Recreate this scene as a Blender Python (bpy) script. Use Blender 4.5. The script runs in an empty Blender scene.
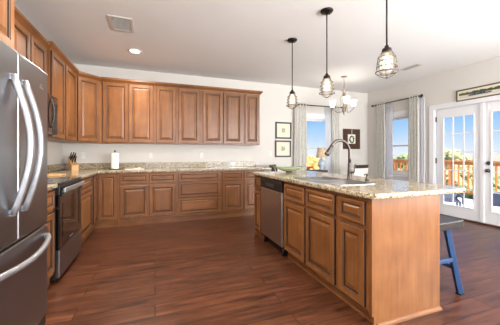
import bpy, math, random
from mathutils import Vector, Matrix
random.seed(7)
PI = math.pi
S = bpy.context.scene
COL = S.collection

# ------------------------------------------------------------------ camera, sky, sun, exposure
cam = bpy.data.objects.new('camera', bpy.data.cameras.new('camera'))
COL.objects.link(cam)
cam.location = (0, 0, 1.18)
cam.rotation_euler = (PI/2, 0, -math.atan(95/261))
cam.data.sensor_width = 36
cam.data.lens = 261/500*36
cam.data.shift_y = -8.5/500
cam.data.clip_start = .02
S.camera = cam
S.view_settings.view_transform = 'Standard'
S.view_settings.look = 'None'
S.view_settings.gamma = 1
S.view_settings.use_curve_mapping = False
S.view_settings.exposure = 0.25

W = bpy.data.worlds.new('sky'); S.world = W; W.use_nodes = True
wn = W.node_tree.nodes; wl = W.node_tree.links
wn.clear()
wo = wn.new('ShaderNodeOutputWorld'); bg = wn.new('ShaderNodeBackground')
wtc = wn.new('ShaderNodeTexCoord'); wsp = wn.new('ShaderNodeSeparateXYZ'); wrp = wn.new('ShaderNodeValToRGB')
def _lin(c): return tuple(((v/255)/12.92 if v/255 <= .04045 else ((v/255+.055)/1.055)**2.4) for v in c) + (1,)
stops = [(0, (232, 240, 250)), (.03, (212, 230, 250)), (.08, (172, 211, 248)), (.16, (118, 180, 243)), (.5, (76, 142, 224))]
while len(wrp.color_ramp.elements) < len(stops): wrp.color_ramp.elements.new(.5)
for e, (p, c) in zip(wrp.color_ramp.elements, stops): e.position = p; e.color = _lin(c)
wl.new(wtc.outputs['Generated'], wsp.inputs[0]); wl.new(wsp.outputs[2], wrp.inputs[0]); wl.new(wrp.outputs[0], bg.inputs[0])
bg.inputs['Strength'].default_value = .92
wl.new(bg.outputs[0], wo.inputs[0])

def lamp(name, kind, loc, rot, energy, color=(1, 1, 1), size=1, size_y=None, parent=None, spread=None):
    d = bpy.data.lights.new(name, kind); d.energy = energy; d.color = color
    if kind == 'AREA':
        d.size = size
        if size_y: d.shape = 'RECTANGLE'; d.size_y = size_y
        if spread: d.spread = spread
    elif kind == 'SUN': d.angle = size
    else: d.shadow_soft_size = size
    o = bpy.data.objects.new(name, d); COL.objects.link(o); o.location = loc; o.rotation_euler = rot
    if parent: o.parent = parent
    return o
sun_dir = Vector((-.22, -1, 1.25))
lamp('sun', 'SUN', (0, 0, 8), sun_dir.to_track_quat('Z', 'Y').to_euler(), 11, (1, .96, .9), .01)
# added area fills behind the camera, tilted up to brighten the ceiling
lamp('rear_fill', 'AREA', (.6, -2.45, 1.35), (math.radians(148), 0, 0), 130, (.93, .97, 1), 2.2, 2.0)
lamp('rear_fill', 'AREA', (3.6, -2.45, 1.35), (math.radians(148), 0, 0), 420, (.93, .97, 1), 2.4, 2.0)

lamp('side_fill', 'AREA', (5.1, -.9, 1.3), (0, math.radians(122), 0), 170, (.95, .98, 1), 1.8, 1.9)  # added fill out of view, lifts the ceiling on the dining side

# ------------------------------------------------------------------ materials
def lin(c):
    return tuple(((v/255)/12.92 if v/255 <= .04045 else ((v/255+.055)/1.055)**2.4) for v in c) + (1,)
def new_mat(name):
    m = bpy.data.materials.new(name); m.use_nodes = True
    n = m.node_tree.nodes; b = n['Principled BSDF']
    return m, n, m.node_tree.links, b
def plain(name, c, rough=.5, metal=0, noise=.06, scale=9, coat=0, emit=None, estr=0):
    m, n, l, b = new_mat(name)
    b.inputs['Roughness'].default_value = rough; b.inputs['Metallic'].default_value = metal
    if coat: b.inputs['Coat Weight'].default_value = coat
    tc = n.new('ShaderNodeTexCoord'); nz = n.new('ShaderNodeTexNoise'); nz.inputs['Scale'].default_value = scale
    nz.inputs['Detail'].default_value = 3
    l.new(tc.outputs['Object'], nz.inputs['Vector'])
    mx = n.new('ShaderNodeMix'); mx.data_type = 'RGBA'
    k = lin(c)
    mx.inputs[6].default_value = tuple(v*(1-noise) for v in k[:3])+(1,)
    mx.inputs[7].default_value = tuple(min(1, v*(1+noise)) for v in k[:3])+(1,)
    l.new(nz.outputs['Fac'], mx.inputs[0]); l.new(mx.outputs[2], b.inputs['Base Color'])
    if emit:
        b.inputs['Emission Color'].default_value = lin(emit); b.inputs['Emission Strength'].default_value = estr
    return m
def ramp(n, stops):
    r = n.new('ShaderNodeValToRGB'); e = r.color_ramp.elements
    while len(e) < len(stops): e.new(.5)
    for i, (p, c) in enumerate(stops): e[i].position = p; e[i].color = lin(c)
    return r
def wood(name, axis, dark, mid, light, rough=.34):
    m, n, l, b = new_mat(name)
    tc = n.new('ShaderNodeTexCoord'); mp = n.new('ShaderNodeMapping'); oi = n.new('ShaderNodeObjectInfo')
    sc = [14, 14, 14]; sc[axis] = 1.3; mp.inputs['Scale'].default_value = sc
    ad = n.new('ShaderNodeVectorMath'); ad.operation = 'ADD'
    cb = n.new('ShaderNodeCombineXYZ'); mu = n.new('ShaderNodeMath'); mu.operation = 'MULTIPLY'; mu.inputs[1].default_value = 37
    l.new(oi.outputs['Random'], mu.inputs[0])
    for i in range(3): l.new(mu.outputs[0], cb.inputs[i])
    l.new(tc.outputs['Object'], ad.inputs[0]); l.new(cb.outputs[0], ad.inputs[1]); l.new(ad.outputs[0], mp.inputs['Vector'])
    nz = n.new('ShaderNodeTexNoise'); nz.inputs['Scale'].default_value = 1.6; nz.inputs['Detail'].default_value = 5; nz.inputs['Roughness'].default_value = .6
    nz.inputs['Distortion'].default_value = .6
    l.new(mp.outputs[0], nz.inputs['Vector'])
    n2 = n.new('ShaderNodeTexNoise'); n2.inputs['Scale'].default_value = 5; n2.inputs['Detail'].default_value = 2
    l.new(ad.outputs[0], n2.inputs['Vector'])
    av = n.new('ShaderNodeMath'); av.operation = 'MULTIPLY_ADD'; av.inputs[1].default_value = .45
    l.new(n2.outputs['Fac'], av.inputs[0])
    hv = n.new('ShaderNodeMath'); hv.operation = 'MULTIPLY'; hv.inputs[1].default_value = .55
    l.new(nz.outputs['Fac'], hv.inputs[0]); l.new(hv.outputs[0], av.inputs[2])
    r = ramp(n, [(.22, dark), (.5, mid), (.8, light)])
    l.new(av.outputs[0], r.inputs[0])
    hs = n.new('ShaderNodeHueSaturation'); mr = n.new('ShaderNodeMapRange')
    mr.inputs['To Min'].default_value = .90; mr.inputs['To Max'].default_value = 1.08
    l.new(oi.outputs['Random'], mr.inputs[0]); l.new(mr.outputs[0], hs.inputs['Value'])
    l.new(r.outputs[0], hs.inputs['Color']); l.new(hs.outputs[0], b.inputs['Base Color'])
    b.inputs['Roughness'].default_value = rough
    return m
def granite(name):
    m, n, l, b = new_mat(name)
    tc = n.new('ShaderNodeTexCoord')
    a = n.new('ShaderNodeTexNoise'); a.inputs['Scale'].default_value = 14; a.inputs['Detail'].default_value = 4
    c = n.new('ShaderNodeTexVoronoi'); c.inputs['Scale'].default_value = 85
    d = n.new('ShaderNodeTexNoise'); d.inputs['Scale'].default_value = 60; d.inputs['Detail'].default_value = 3
    for t in (a, c, d): l.new(tc.outputs['Object'], t.inputs['Vector'])
    r1 = ramp(n, [(.30, (128, 110, 84)), (.5, (168, 151, 122)), (.7, (192, 179, 154))])
    l.new(a.outputs['Fac'], r1.inputs[0])
    r2 = ramp(n, [(.34, (74, 60, 50)), (.43, (144, 122, 94)), (.54, (188, 172, 144)), (.7, (214, 206, 190))])
    l.new(d.outputs['Fac'], r2.inputs[0])
    mx = n.new('ShaderNodeMix'); mx.data_type = 'RGBA'; mx.inputs[0].default_value = .55
    l.new(r1.outputs[0], mx.inputs[6]); l.new(r2.outputs[0], mx.inputs[7])
    bw = n.new('ShaderNodeSeparateColor'); l.new(c.outputs['Color'], bw.inputs[0])
    r3 = n.new('ShaderNodeMath'); r3.operation = 'GREATER_THAN'; r3.inputs[1].default_value = .86
    l.new(bw.outputs[0], r3.inputs[0])
    m2 = n.new('ShaderNodeMix'); m2.data_type = 'RGBA'; m2.inputs[7].default_value = lin((84, 68, 56))
    l.new(r3.outputs[0], m2.inputs[0]); l.new(mx.outputs[2], m2.inputs[6]); l.new(m2.outputs[2], b.inputs['Base Color'])
    b.inputs['Roughness'].default_value = .13
    return m
def floor_mat():
    m, n, l, b = new_mat('hand_scraped_planks')
    tc = n.new('ShaderNodeTexCoord')
    br = n.new('ShaderNodeTexBrick'); br.offset = .37; br.offset_frequency = 2; br.squash = 1
    for k, v in (('Scale', 1), ('Brick Width', 1.5), ('Row Height', .155), ('Mortar Size', .0038), ('Mortar Smooth', .3), ('Bias', 0)):
        br.inputs[k].default_value = v
    br.inputs['Color1'].default_value = (0, 0, 0, 1); br.inputs['Color2'].default_value = (1, 1, 1, 1); br.inputs['Mortar'].default_value = (.5, .5, .5, 1)
    l.new(tc.outputs['Object'], br.inputs['Vector'])
    # shift the grain from plank to plank
    ad = n.new('ShaderNodeVectorMath'); ad.operation = 'MULTIPLY_ADD'; ad.inputs[1].default_value = (9, 3, 5)
    l.new(br.outputs['Color'], ad.inputs[0]); l.new(tc.outputs['Object'], ad.inputs[2])
    mp = n.new('ShaderNodeMapping'); mp.inputs['Scale'].default_value = (1.5, 11, 1)
    l.new(ad.outputs[0], mp.inputs['Vector'])
    nz = n.new('ShaderNodeTexNoise'); nz.inputs['Scale'].default_value = 2.2; nz.inputs['Detail'].default_value = 6; nz.inputs['Roughness'].default_value = .62; nz.inputs['Distortion'].default_value = .3
    l.new(mp.outputs[0], nz.inputs['Vector'])
    n2 = n.new('ShaderNodeTexNoise'); n2.inputs['Scale'].default_value = 1.4; n2.inputs['Detail'].default_value = 4
    l.new(mp.outputs[0], n2.inputs['Vector'])
    s1 = n.new('ShaderNodeMath'); s1.operation = 'MULTIPLY'; s1.inputs[1].default_value = .55; l.new(nz.outputs['Fac'], s1.inputs[0])
    s2 = n.new('ShaderNodeMath'); s2.operation = 'MULTIPLY_ADD'; s2.inputs[1].default_value = .45; l.new(n2.outputs['Fac'], s2.inputs[0]); l.new(s1.outputs[0], s2.inputs[2])
    r = ramp(n, [(.33, (34, 18, 11)), (.44, (72, 40, 25)), (.54, (91, 52, 33)), (.68, (114, 69, 46))])
    l.new(s2.outputs[0], r.inputs[0])
    hs = n.new('ShaderNodeHueSaturation'); mr = n.new('ShaderNodeMapRange'); mr.inputs['To Min'].default_value = .86; mr.inputs['To Max'].default_value = 1.12
    l.new(br.outputs['Color'], mr.inputs[0]); l.new(mr.outputs[0], hs.inputs['Value']); l.new(r.outputs[0], hs.inputs['Color'])
    mx = n.new('ShaderNodeMix'); mx.data_type = 'RGBA'; mx.inputs[7].default_value = lin((34, 16, 10))
    l.new(br.outputs['Fac'], mx.inputs[0]); l.new(hs.outputs[0], mx.inputs[6]); l.new(mx.outputs[2], b.inputs['Base Color'])
    m2 = n.new('ShaderNodeMapping'); m2.inputs['Scale'].default_value = (9, 2.2, 1); l.new(ad.outputs[0], m2.inputs['Vector'])
    n3 = n.new('ShaderNodeTexNoise'); n3.inputs['Scale'].default_value = 2.0; n3.inputs['Detail'].default_value = 2; l.new(m2.outputs[0], n3.inputs['Vector'])
    hh = n.new('ShaderNodeMath'); hh.operation = 'SUBTRACT'; hk = n.new('ShaderNodeMath'); hk.operation = 'MULTIPLY'; hk.inputs[1].default_value = .22; l.new(n3.outputs['Fac'], hk.inputs[0]); l.new(hk.outputs[0], hh.inputs[0]); l.new(br.outputs['Fac'], hh.inputs[1])
    bp = n.new('ShaderNodeBump'); bp.inputs['Strength'].default_value = .13; bp.inputs['Distance'].default_value = .006
    l.new(hh.outputs[0], bp.inputs['Height']); l.new(bp.outputs[0], b.inputs['Normal'])
    b.inputs['Roughness'].default_value = .30; b.inputs['Specular IOR Level'].default_value = .42
    return m
def pane_mat(name, tint=(1, 1, 1), gloss=.06):
    m, n, l, b = new_mat(name); n.remove(b)
    t = n.new('ShaderNodeBsdfTransparent'); t.inputs[0].default_value = tint+(1,)
    g = n.new('ShaderNodeBsdfGlossy'); g.inputs['Roughness'].default_value = .02
    f = n.new('ShaderNodeFresnel'); f.inputs['IOR'].default_value = 1.3
    x = n.new('ShaderNodeMixShader'); l.new(f.outputs[0], x.inputs[0]); l.new(t.outputs[0], x.inputs[1]); l.new(g.outputs[0], x.inputs[2])
    l.new(x.outputs[0], n['Material Output'].inputs[0])
    return m
def jar_mat(name):
    m, n, l, b = new_mat(name); n.remove(b)
    t = n.new('ShaderNodeBsdfTransparent'); t.inputs[0].default_value = (.97, .96, .94, 1)
    d = n.new('ShaderNodeBsdfTranslucent'); d.inputs[0].default_value = (.95, .93, .9, 1)
    g = n.new('ShaderNodeBsdfGlossy'); g.inputs['Roughness'].default_value = .05
    f = n.new('ShaderNodeFresnel'); f.inputs['IOR'].default_value = 1.35
    x = n.new('ShaderNodeMixShader'); x.inputs[0].default_value = .30; l.new(t.outputs[0], x.inputs[1]); l.new(d.outputs[0], x.inputs[2])
    y = n.new('ShaderNodeMixShader'); l.new(f.outputs[0], y.inputs[0]); l.new(x.outputs[0], y.inputs[1]); l.new(g.outputs[0], y.inputs[2])
    l.new(y.outputs[0], n['Material Output'].inputs[0])
    return m
def brushed(name, c, rough, axis=2):
    m, n, l, b = new_mat(name)
    tc = n.new('ShaderNodeTexCoord'); mp = n.new('ShaderNodeMapping'); sc = [220, 220, 220]; sc[axis] = 3; mp.inputs['Scale'].default_value = sc
    nz = n.new('ShaderNodeTexNoise'); nz.inputs['Scale'].default_value = 1; nz.inputs['Detail'].default_value = 2
    l.new(tc.outputs['Object'], mp.inputs[0]); l.new(mp.outputs[0], nz.inputs['Vector'])
    r = n.new('ShaderNodeMapRange'); r.inputs['To Min'].default_value = rough*.94; r.inputs['To Max'].default_value = rough*1.06
    l.new(nz.outputs['Fac'], r.inputs[0]); l.new(r.outputs[0], b.inputs['Roughness'])
    b.inputs['Base Color'].default_value = lin(c); b.inputs['Metallic'].default_value = 1
    return m
def cloth(name, c, c2, scale, thin=0):
    m, n, l, b = new_mat(name)
    tc = n.new('ShaderNodeTexCoord'); v = n.new('ShaderNodeTexVoronoi'); v.inputs['Scale'].default_value = scale; v.feature = 'DISTANCE_TO_EDGE'
    l.new(tc.outputs['Object'], v.inputs['Vector'])
    r = ramp(n, [(.0, c2), (.12, c), (1, c)]); l.new(v.outputs['Distance'], r.inputs[0]); l.new(r.outputs[0], b.inputs['Base Color'])
    b.inputs['Roughness'].default_value = .9
    if thin:
        tr = n.new('ShaderNodeBsdfTranslucent'); tr.inputs[0].default_value = lin(c)
        x = n.new('ShaderNodeMixShader'); x.inputs[0].default_value = thin
        l.new(b.outputs[0], x.inputs[1]); l.new(tr.outputs[0], x.inputs[2]); l.new(x.outputs[0], n['Material Output'].inputs[0])
    return m
def siding(name, c, pitch, axis=2):
    m, n, l, b = new_mat(name)
    tc = n.new('ShaderNodeTexCoord'); s = n.new('ShaderNodeSeparateXYZ'); l.new(tc.outputs['Object'], s.inputs[0])
    d = n.new('ShaderNodeMath'); d.operation = 'DIVIDE'; d.inputs[1].default_value = pitch; l.new(s.outputs[axis], d.inputs[0])
    f = n.new('ShaderNodeMath'); f.operation = 'FRACT'; l.new(d.outputs[0], f.inputs[0])
    k = ramp(n, [(0, tuple(int(v*.55) for v in c)), (.06, c), (1, c)]); l.new(f.outputs[0], k.inputs[0]); l.new(k.outputs[0], b.inputs['Base Color'])
    b.inputs['Roughness'].default_value = .75
    return m

WOOD_D, WOOD_M, WOOD_L = (98, 58, 28), (128, 80, 42), (154, 104, 60)
M = dict(
    wall=plain('painted_wall', (216, 211, 204), .85, noise=.015, scale=3),
    ceil=plain('ceiling_paint', (236, 234, 232), .9, noise=.015, scale=3),
    white=plain('white_trim_paint', (232, 232, 234), .35, noise=.01),
    floor=floor_mat(),
    wood=wood('stained_maple', 2, WOOD_D, WOOD_M, WOOD_L),
    woodh=wood('stained_maple_across', 0, WOOD_D, WOOD_M, WOOD_L),
    glaze=plain('dark_glaze', (46, 24, 13), .5, noise=.2, scale=30),
    granite=granite('speckled_granite'),
    dsteel=brushed('dark_brushed_steel', (152, 153, 156), .33),
    steel=brushed('brushed_steel', (200, 196, 192), .33),
    steelh=plain('satin_handle_steel', (176, 177, 181), .36, metal=.8),
    sink=brushed('sink_steel', (176, 175, 172), .34, 0),
    black=plain('black_plastic', (20, 20, 21), .35),
    blackglass=plain('black_glass', (10, 9, 9), .05, coat=.5),
    gunmetal=plain('brushed_gunmetal', (92, 85, 80), .36, metal=1),
    bronze=plain('oil_rubbed_bronze', (44, 36, 32), .4, metal=.7),
    cage=plain('aged_cage_metal', (112, 98, 86), .45, metal=.3),
    nickel=plain('satin_nickel', (168, 156, 142), .3, metal=1),
    shade=plain('frosted_shade_glass', (250, 246, 238), .6, emit=(255, 244, 226), estr=1.5),
    bulb=plain('glowing_bulb', (255, 240, 210), .5, emit=(255, 238, 208), estr=3),
    canglow=plain('glowing_lens', (255, 250, 240), .5, emit=(255, 244, 228), estr=9),
    glass=pane_mat('window_glass'), jar=jar_mat('seeded_jar_glass'),
    curtain=cloth('patterned_curtain', (230, 227, 219), (214, 211, 203), 9, .35),
    sheer=cloth('sheer_white', (244, 244, 246), (236, 236, 240), 30, .5),
    blue=plain('blue_paint', (36, 66, 106), .4, noise=.12),
    seat=plain('dark_seat_wood', (44, 36, 34), .35, noise=.2),
    darkw=plain('dark_stained_wood', (56, 38, 32), .4, noise=.2),
    walnut=plain('walnut_frame', (78, 50, 36), .45, noise=.2),
    grey=plain('grey_frame', (98, 90, 80), .5, noise=.1),
    charcoal=plain('charcoal_frame', (58, 54, 52), .5, noise=.1),
    mat=plain('cream_mat', (228, 218, 196), .8, noise=.02),
    ink=plain('ink', (74, 70, 62), .8), green=plain('wreath_green', (58, 92, 50), .8, noise=.3, scale=60),
    paper=plain('white_paper', (242, 238, 232), .9, noise=.01),
    slip=plain('white_slipcover', (232, 226, 218), .9, noise=.02),
    block=plain('light_block_wood', (206, 160, 108), .5, noise=.1),
    bowl=plain('green_glaze', (146, 156, 118), .25, noise=.25, scale=14),
    lampb=plain('pale_blue_ceramic', (176, 190, 200), .3), lampshade=plain('linen_shade', (206, 182, 152), .9),
    plate=plain('white_plate', (236, 233, 228), .4, noise=.01),
    deck=siding('weathered_deck_boards', (214, 214, 222), .14, 1),
    rail=plain('cedar_rail', (190, 122, 66), .7, noise=.15),
    grass=plain('dry_grass', (150, 142, 120), .95, noise=.3, scale=.5),
    hill=plain('hazy_hill', (164, 172, 178), .95, noise=.1, scale=.05),
    leafo=plain('autumn_leaves', (196, 142, 84), .9, noise=.35, scale=3), leafy=plain('yellow_green_leaves', (166, 164, 118), .9, noise=.35, scale=3),
    leafg=plain('green_leaves', (132, 148, 104), .9, noise=.35, scale=3), trunk=plain('bark', (92, 72, 56), .95),
    house=siding('tan_siding', (204, 184, 164), .2), roof=plain('brown_roof', (140, 110, 92), .9, noise=.2, scale=2),
    patio=plain('dark_blue_patio', (54, 64, 86), .5), glassw=plain('far_window', (70, 84, 100), .1),
    artA=plain('art_sky', (206, 204, 190), .8), artB=plain('art_blue', (60, 78, 112), .8, noise=.4, scale=30), artC=plain('art_foliage', (104, 102, 58), .8, noise=.5, scale=40),
    vent=plain('vent_white', (206, 198, 190), .5, noise=.02), slot=plain('vent_slot', (70, 66, 63), .6),
    cordw=plain('dull_white', (226, 222, 214), .5, noise=.01),
)

# ------------------------------------------------------------------ mesh helpers
class MB:
    def __init__(s): s.v = []; s.f = []; s.m = []; s.sm = []
    def face(s, idx, mat=0, sm=False): s.f.append(tuple(idx)); s.m.append(mat); s.sm.append(sm)
    def add(s, pts): n = len(s.v); s.v += [tuple(p) for p in pts]; return n
    def box(s, x0, x1, y0, y1, z0, z1, mat=0):
        n = s.add([(x0, y0, z0), (x1, y0, z0), (x1, y1, z0), (x0, y1, z0), (x0, y0, z1), (x1, y0, z1), (x1, y1, z1), (x0, y1, z1)])
        for q in ((0, 3, 2, 1), (4, 5, 6, 7), (0, 1, 5, 4), (1, 2, 6, 5), (2, 3, 7, 6), (3, 0, 4, 7)): s.face([n+i for i in q], mat)
        return s
    def prism(s, poly, z0, z1, mat=0, xf=None):     # poly ccw in xy
        k = len(poly); xf = xf or (lambda x, y, z: (x, y, z))
        n = s.add([xf(x, y, z0) for x, y in poly] + [xf(x, y, z1) for x, y in poly])
        s.face([n+i for i in range(k-1, -1, -1)], mat); s.face([n+k+i for i in range(k)], mat)
        for i in range(k): j = (i+1) % k; s.face([n+i, n+j, n+k+j, n+k+i], mat)
        return s
    def bar(s, a, b, w, h, mat=0, up=(0, 0, 1)):    # rectangular bar from a to b
        a = Vector(a); b = Vector(b); d = (b-a).normalized(); u = Vector(up)
        x = d.cross(u); x = x.normalized() if x.length > 1e-5 else Vector((1, 0, 0)); u = x.cross(d).normalized()
        pts = []
        for p in (a, b):
            for sx, su in ((-1, -1), (1, -1), (1, 1), (-1, 1)): pts.append(p+x*sx*w/2+u*su*h/2)
        n = s.add(pts)
        for q in ((3, 2, 1, 0), (4, 5, 6, 7), (0, 1, 5, 4), (1, 2, 6, 5), (2, 3, 7, 6), (3, 0, 4, 7)): s.face([n+i for i in q], mat)
        return s
    def lathe(s, prof, c=(0, 0, 0), seg=20, mat=0, sm=True, xf=None):
        xf = xf or (lambda x, y, z: (x, y, z))
        rings = []
        for r, z in prof:
            if r < 1e-6: rings.append([s.add([xf(c[0], c[1], c[2]+z)])])
            else:
                n = s.add([xf(c[0]+r*math.cos(2*PI*i/seg), c[1]+r*math.sin(2*PI*i/seg), c[2]+z) for i in range(seg)]); rings.append([n+i for i in range(seg)])
        for a, b in zip(rings, rings[1:]):
            for i in range(seg):
                j = (i+1) % seg
                if len(a) == 1 and len(b) == 1: continue
                if len(a) == 1: s.face([a[0], b[j], b[i]], mat, sm)
                elif len(b) == 1: s.face([a[i], a[j], b[0]], mat, sm)
                else: s.face([a[i], a[j], b[j], b[i]], mat, sm)
        return s
    def tube(s, pts, r, seg=8, mat=0, closed=False, flat=1.0):
        pts = [Vector(p) for p in pts]; k = len(pts); rs = r if isinstance(r, (list, tuple)) else [r]*k
        prev = None; rings = []
        for i, p in enumerate(pts):
            if closed: t = pts[(i+1) % k]-pts[i-1]
            else: t = pts[min(i+1, k-1)]-pts[max(i-1, 0)]
            t.normalize()
            if prev is None:
                a = Vector((0, 0, 1)) if abs(t.z) < .9 else Vector((1, 0, 0)); x = t.cross(a).normalized()
            else:
                x = prev-t*prev.dot(t); x.normalize()
            prev = x; y = t.cross(x)
            n = s.add([p+(x*math.cos(2*PI*j/seg)+y*math.sin(2*PI*j/seg)*flat)*rs[i] for j in range(seg)]); rings.append(n)
        for i in range(k if closed else k-1):
            a = rings[i]; b = rings[(i+1) % k]
            for j in range(seg): q = (j+1) % seg; s.face([a+j, a+q, b+q, b+j], mat, True)
        if not closed:
            s.face([rings[0]+j for j in range(seg-1, -1, -1)], mat); s.face([rings[-1]+j for j in range(seg)], mat)
        return s
    def panel(s, x0, x1, z0, z1, yb, prof):         # framed panel: nested rectangles, front towards -y; prof = (inset, out, mat of the band that ends here)
        n = s.add([(x0, yb, z0), (x1, yb, z0), (x1, yb, z1), (x0, yb, z1)]); s.face([n+3, n+2, n+1, n], 0)
        last = n
        for ins, out, mt in prof:
            y = yb-out
            q = s.add([(x0+ins, y, z0+ins), (x1-ins, y, z0+ins), (x1-ins, y, z1-ins), (x0+ins, y, z1-ins)])
            for i in range(4): j = (i+1) % 4; s.face([last+i, last+j, q+j, q+i], mt)
            last = q
        s.face([last, last+1, last+2, last+3], 0)
        return s
    def sweep(s, path, prof, mat=0):                # profile (out, z) swept along xy polyline; out = to the right of travel
        k = len(path); rings = []
        for i in range(k):
            p = Vector(path[i]); ds = []
            if i > 0: ds.append((p-Vector(path[i-1])).normalized())
            if i < k-1: ds.append((Vector(path[i+1])-p).normalized())
            ns = [Vector((d.y, -d.x)) for d in ds]
            nn = ns[0] if len(ns) == 1 else (ns[0]+ns[1])/(1+ns[0].dot(ns[1]))
            rings.append(s.add([(p.x+nn.x*o, p.y+nn.y*o, z) for o, z in prof]))
        m = len(prof)
        for a, b in zip(rings, rings[1:]):
            for j in range(m): q = (j+1) % m; s.face([a+j, a+q, b+q, b+j], mat)
        s.face([rings[0]+j for j in range(m-1, -1, -1)], mat); s.face([rings[-1]+j for j in range(m)], mat)
        return s
    def blob(s, c, r, mat=0, seg=10, rings=6, jit=.25):
        n0 = len(s.v); prof = []
        rows = []
        for i in range(rings+1):
            t = PI*i/rings
            if i in (0, rings): rows.append([s.add([(c[0], c[1], c[2]+r[2]*math.cos(t))])])
            else:
                n = s.add([(c[0]+r[0]*math.sin(t)*math.cos(2*PI*j/seg)*(1+random.uniform(-jit, jit)), c[1]+r[1]*math.sin(t)*math.sin(2*PI*j/seg)*(1+random.uniform(-jit, jit)), c[2]+r[2]*math.cos(t)*(1+random.uniform(-jit, jit))) for j in range(seg)])
                rows.append([n+j for j in range(seg)])
        for a, b in zip(rows, rows[1:]):
            for j in range(seg):
                q = (j+1) % seg
                if len(a) == 1: s.face([a[0], b[j], b[q]], mat)
                elif len(b) == 1: s.face([a[j], b[0], a[q]], mat)
                else: s.face([a[j], b[j], b[q], a[q]], mat)
        return s
    def build(s, name, mats, parent=None, bevel=0, seg=2, loc=None, rot=None):
        me = bpy.data.meshes.new(name); me.from_pydata(s.v, [], s.f); me.update()
        for m in (mats if isinstance(mats, (list, tuple)) else [mats]): me.materials.append(m)
        me.polygons.foreach_set('material_index', s.m); me.polygons.foreach_set('use_smooth', s.sm)
        import bmesh
        b = bmesh.new(); b.from_mesh(me); bmesh.ops.recalc_face_normals(b, faces=b.faces); b.to_mesh(me); b.free()
        o = bpy.data.objects.new(name, me); COL.objects.link(o)
        if parent: o.parent = parent
        if loc: o.location = loc
        if rot: o.rotation_euler = rot
        if bevel:
            md = o.modifiers.new('bevel', 'BEVEL'); md.width = bevel; md.segments = seg; md.limit_method = 'ANGLE'; md.angle_limit = math.radians(50)
        return o
def tag(o, label, cat, group=None, kind=None):
    if label: o['label'] = label
    if cat: o['category'] = cat
    if group: o['group'] = group
    if kind: o['kind'] = kind
    return o
def thing(name, label, cat, loc=(0, 0, 0), rz=0, group=None):
    o = bpy.data.objects.new(name, None); COL.objects.link(o); o.empty_display_size = .1
    o.location = loc; o.rotation_euler = (0, 0, rz)
    return tag(o, label, cat, group)
def struct(name, mb, mats, parent=None, bevel=0):
    o = mb.build(name, mats, parent, bevel)
    if not parent: o['kind'] = 'structure'
    return o
def copy_tree(o, parent=None):
    c = o.copy(); COL.objects.link(c)
    if parent: c.parent = parent
    for ch in [x for x in bpy.data.objects if x.parent == o]: copy_tree(ch, c)
    return c
def arc(c, r, a0, a1, n, ax=(1, 0, 0), ay=(0, 0, 1)):
    c = Vector(c); ax = Vector(ax); ay = Vector(ay)
    return [c+ax*r*math.cos(a0+(a1-a0)*i/n)+ay*r*math.sin(a0+(a1-a0)*i/n) for i in range(n+1)]

# ------------------------------------------------------------------ room shell
XL, XR, YB, YR, H = -1.47, 5.15, 5.28, -2.6, 2.74
struct('floor', MB().box(XL-.12, XR+.12, YR-.12, YB+.12, -.1, 0), M['floor'])
struct('ceiling', MB().box(XL-.12, XR+.12, YR-.12, YB+.12, H, H+.1), M['ceil'])
def wall_cells(u0, u1, holes):
    us = sorted({u0, u1} | {h[0] for h in holes} | {h[1] for h in holes}); out = []
    for a, b in zip(us, us[1:]):
        z = 0
        for h in sorted([h for h in holes if h[0] <= a and h[1] >= b], key=lambda h: h[2]):
            if h[2] > z: out.append((a, b, z, h[2]))
            z = h[3]
        if z < H: out.append((a, b, z, H))
    return out
WIN1 = (3.18, 4.08, .62, 2.05)
WIN2 = (3.96, 4.78, .72, 2.05)
DOOR = (1.995, 3.575, .0, 2.045)
FILL_HOLE = (-1.85, .05, .35, 2.25)                         # added opening behind the viewpoint, for the side fill
mb = MB()
for a, b, z0, z1 in wall_cells(XL, XR, [WIN1]): mb.box(a, b, YB, YB+.12, z0, z1)
struct('wall_back', mb, M['wall'])
mb = MB()
for a, b, z0, z1 in wall_cells(YR, YB, [WIN2, DOOR, FILL_HOLE]): mb.box(XR, XR+.12, a, b, z0, z1)
struct('wall_right', mb, M['wall'])
struct('wall_left', MB().box(XL-.12, XL, YR, YB, 0, H), M['wall'])
RW = [(-.5, 1.7, .3, 2.4), (2.4, 4.8, .3, 2.4)]  # openings added in the unseen rear wall to let in fill
mb = MB()
for a, b, z0, z1 in wall_cells(XL, XR, RW): mb.box(a, b, YR-.12, YR, z0, z1)
struct('wall_rear', mb, M['wall'])
base_prof = [(.001, 0), (.016, 0), (.016, .09), (.008, .115), (.001, .115)]
struct('baseboard_back', MB().sweep([(2.15, YB), (XR-.02, YB)], base_prof), M['white'])
struct('baseboard_right', MB().sweep([(XR, YB-.02), (XR, DOOR[1]+.09)], base_prof), M['white'])

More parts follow.
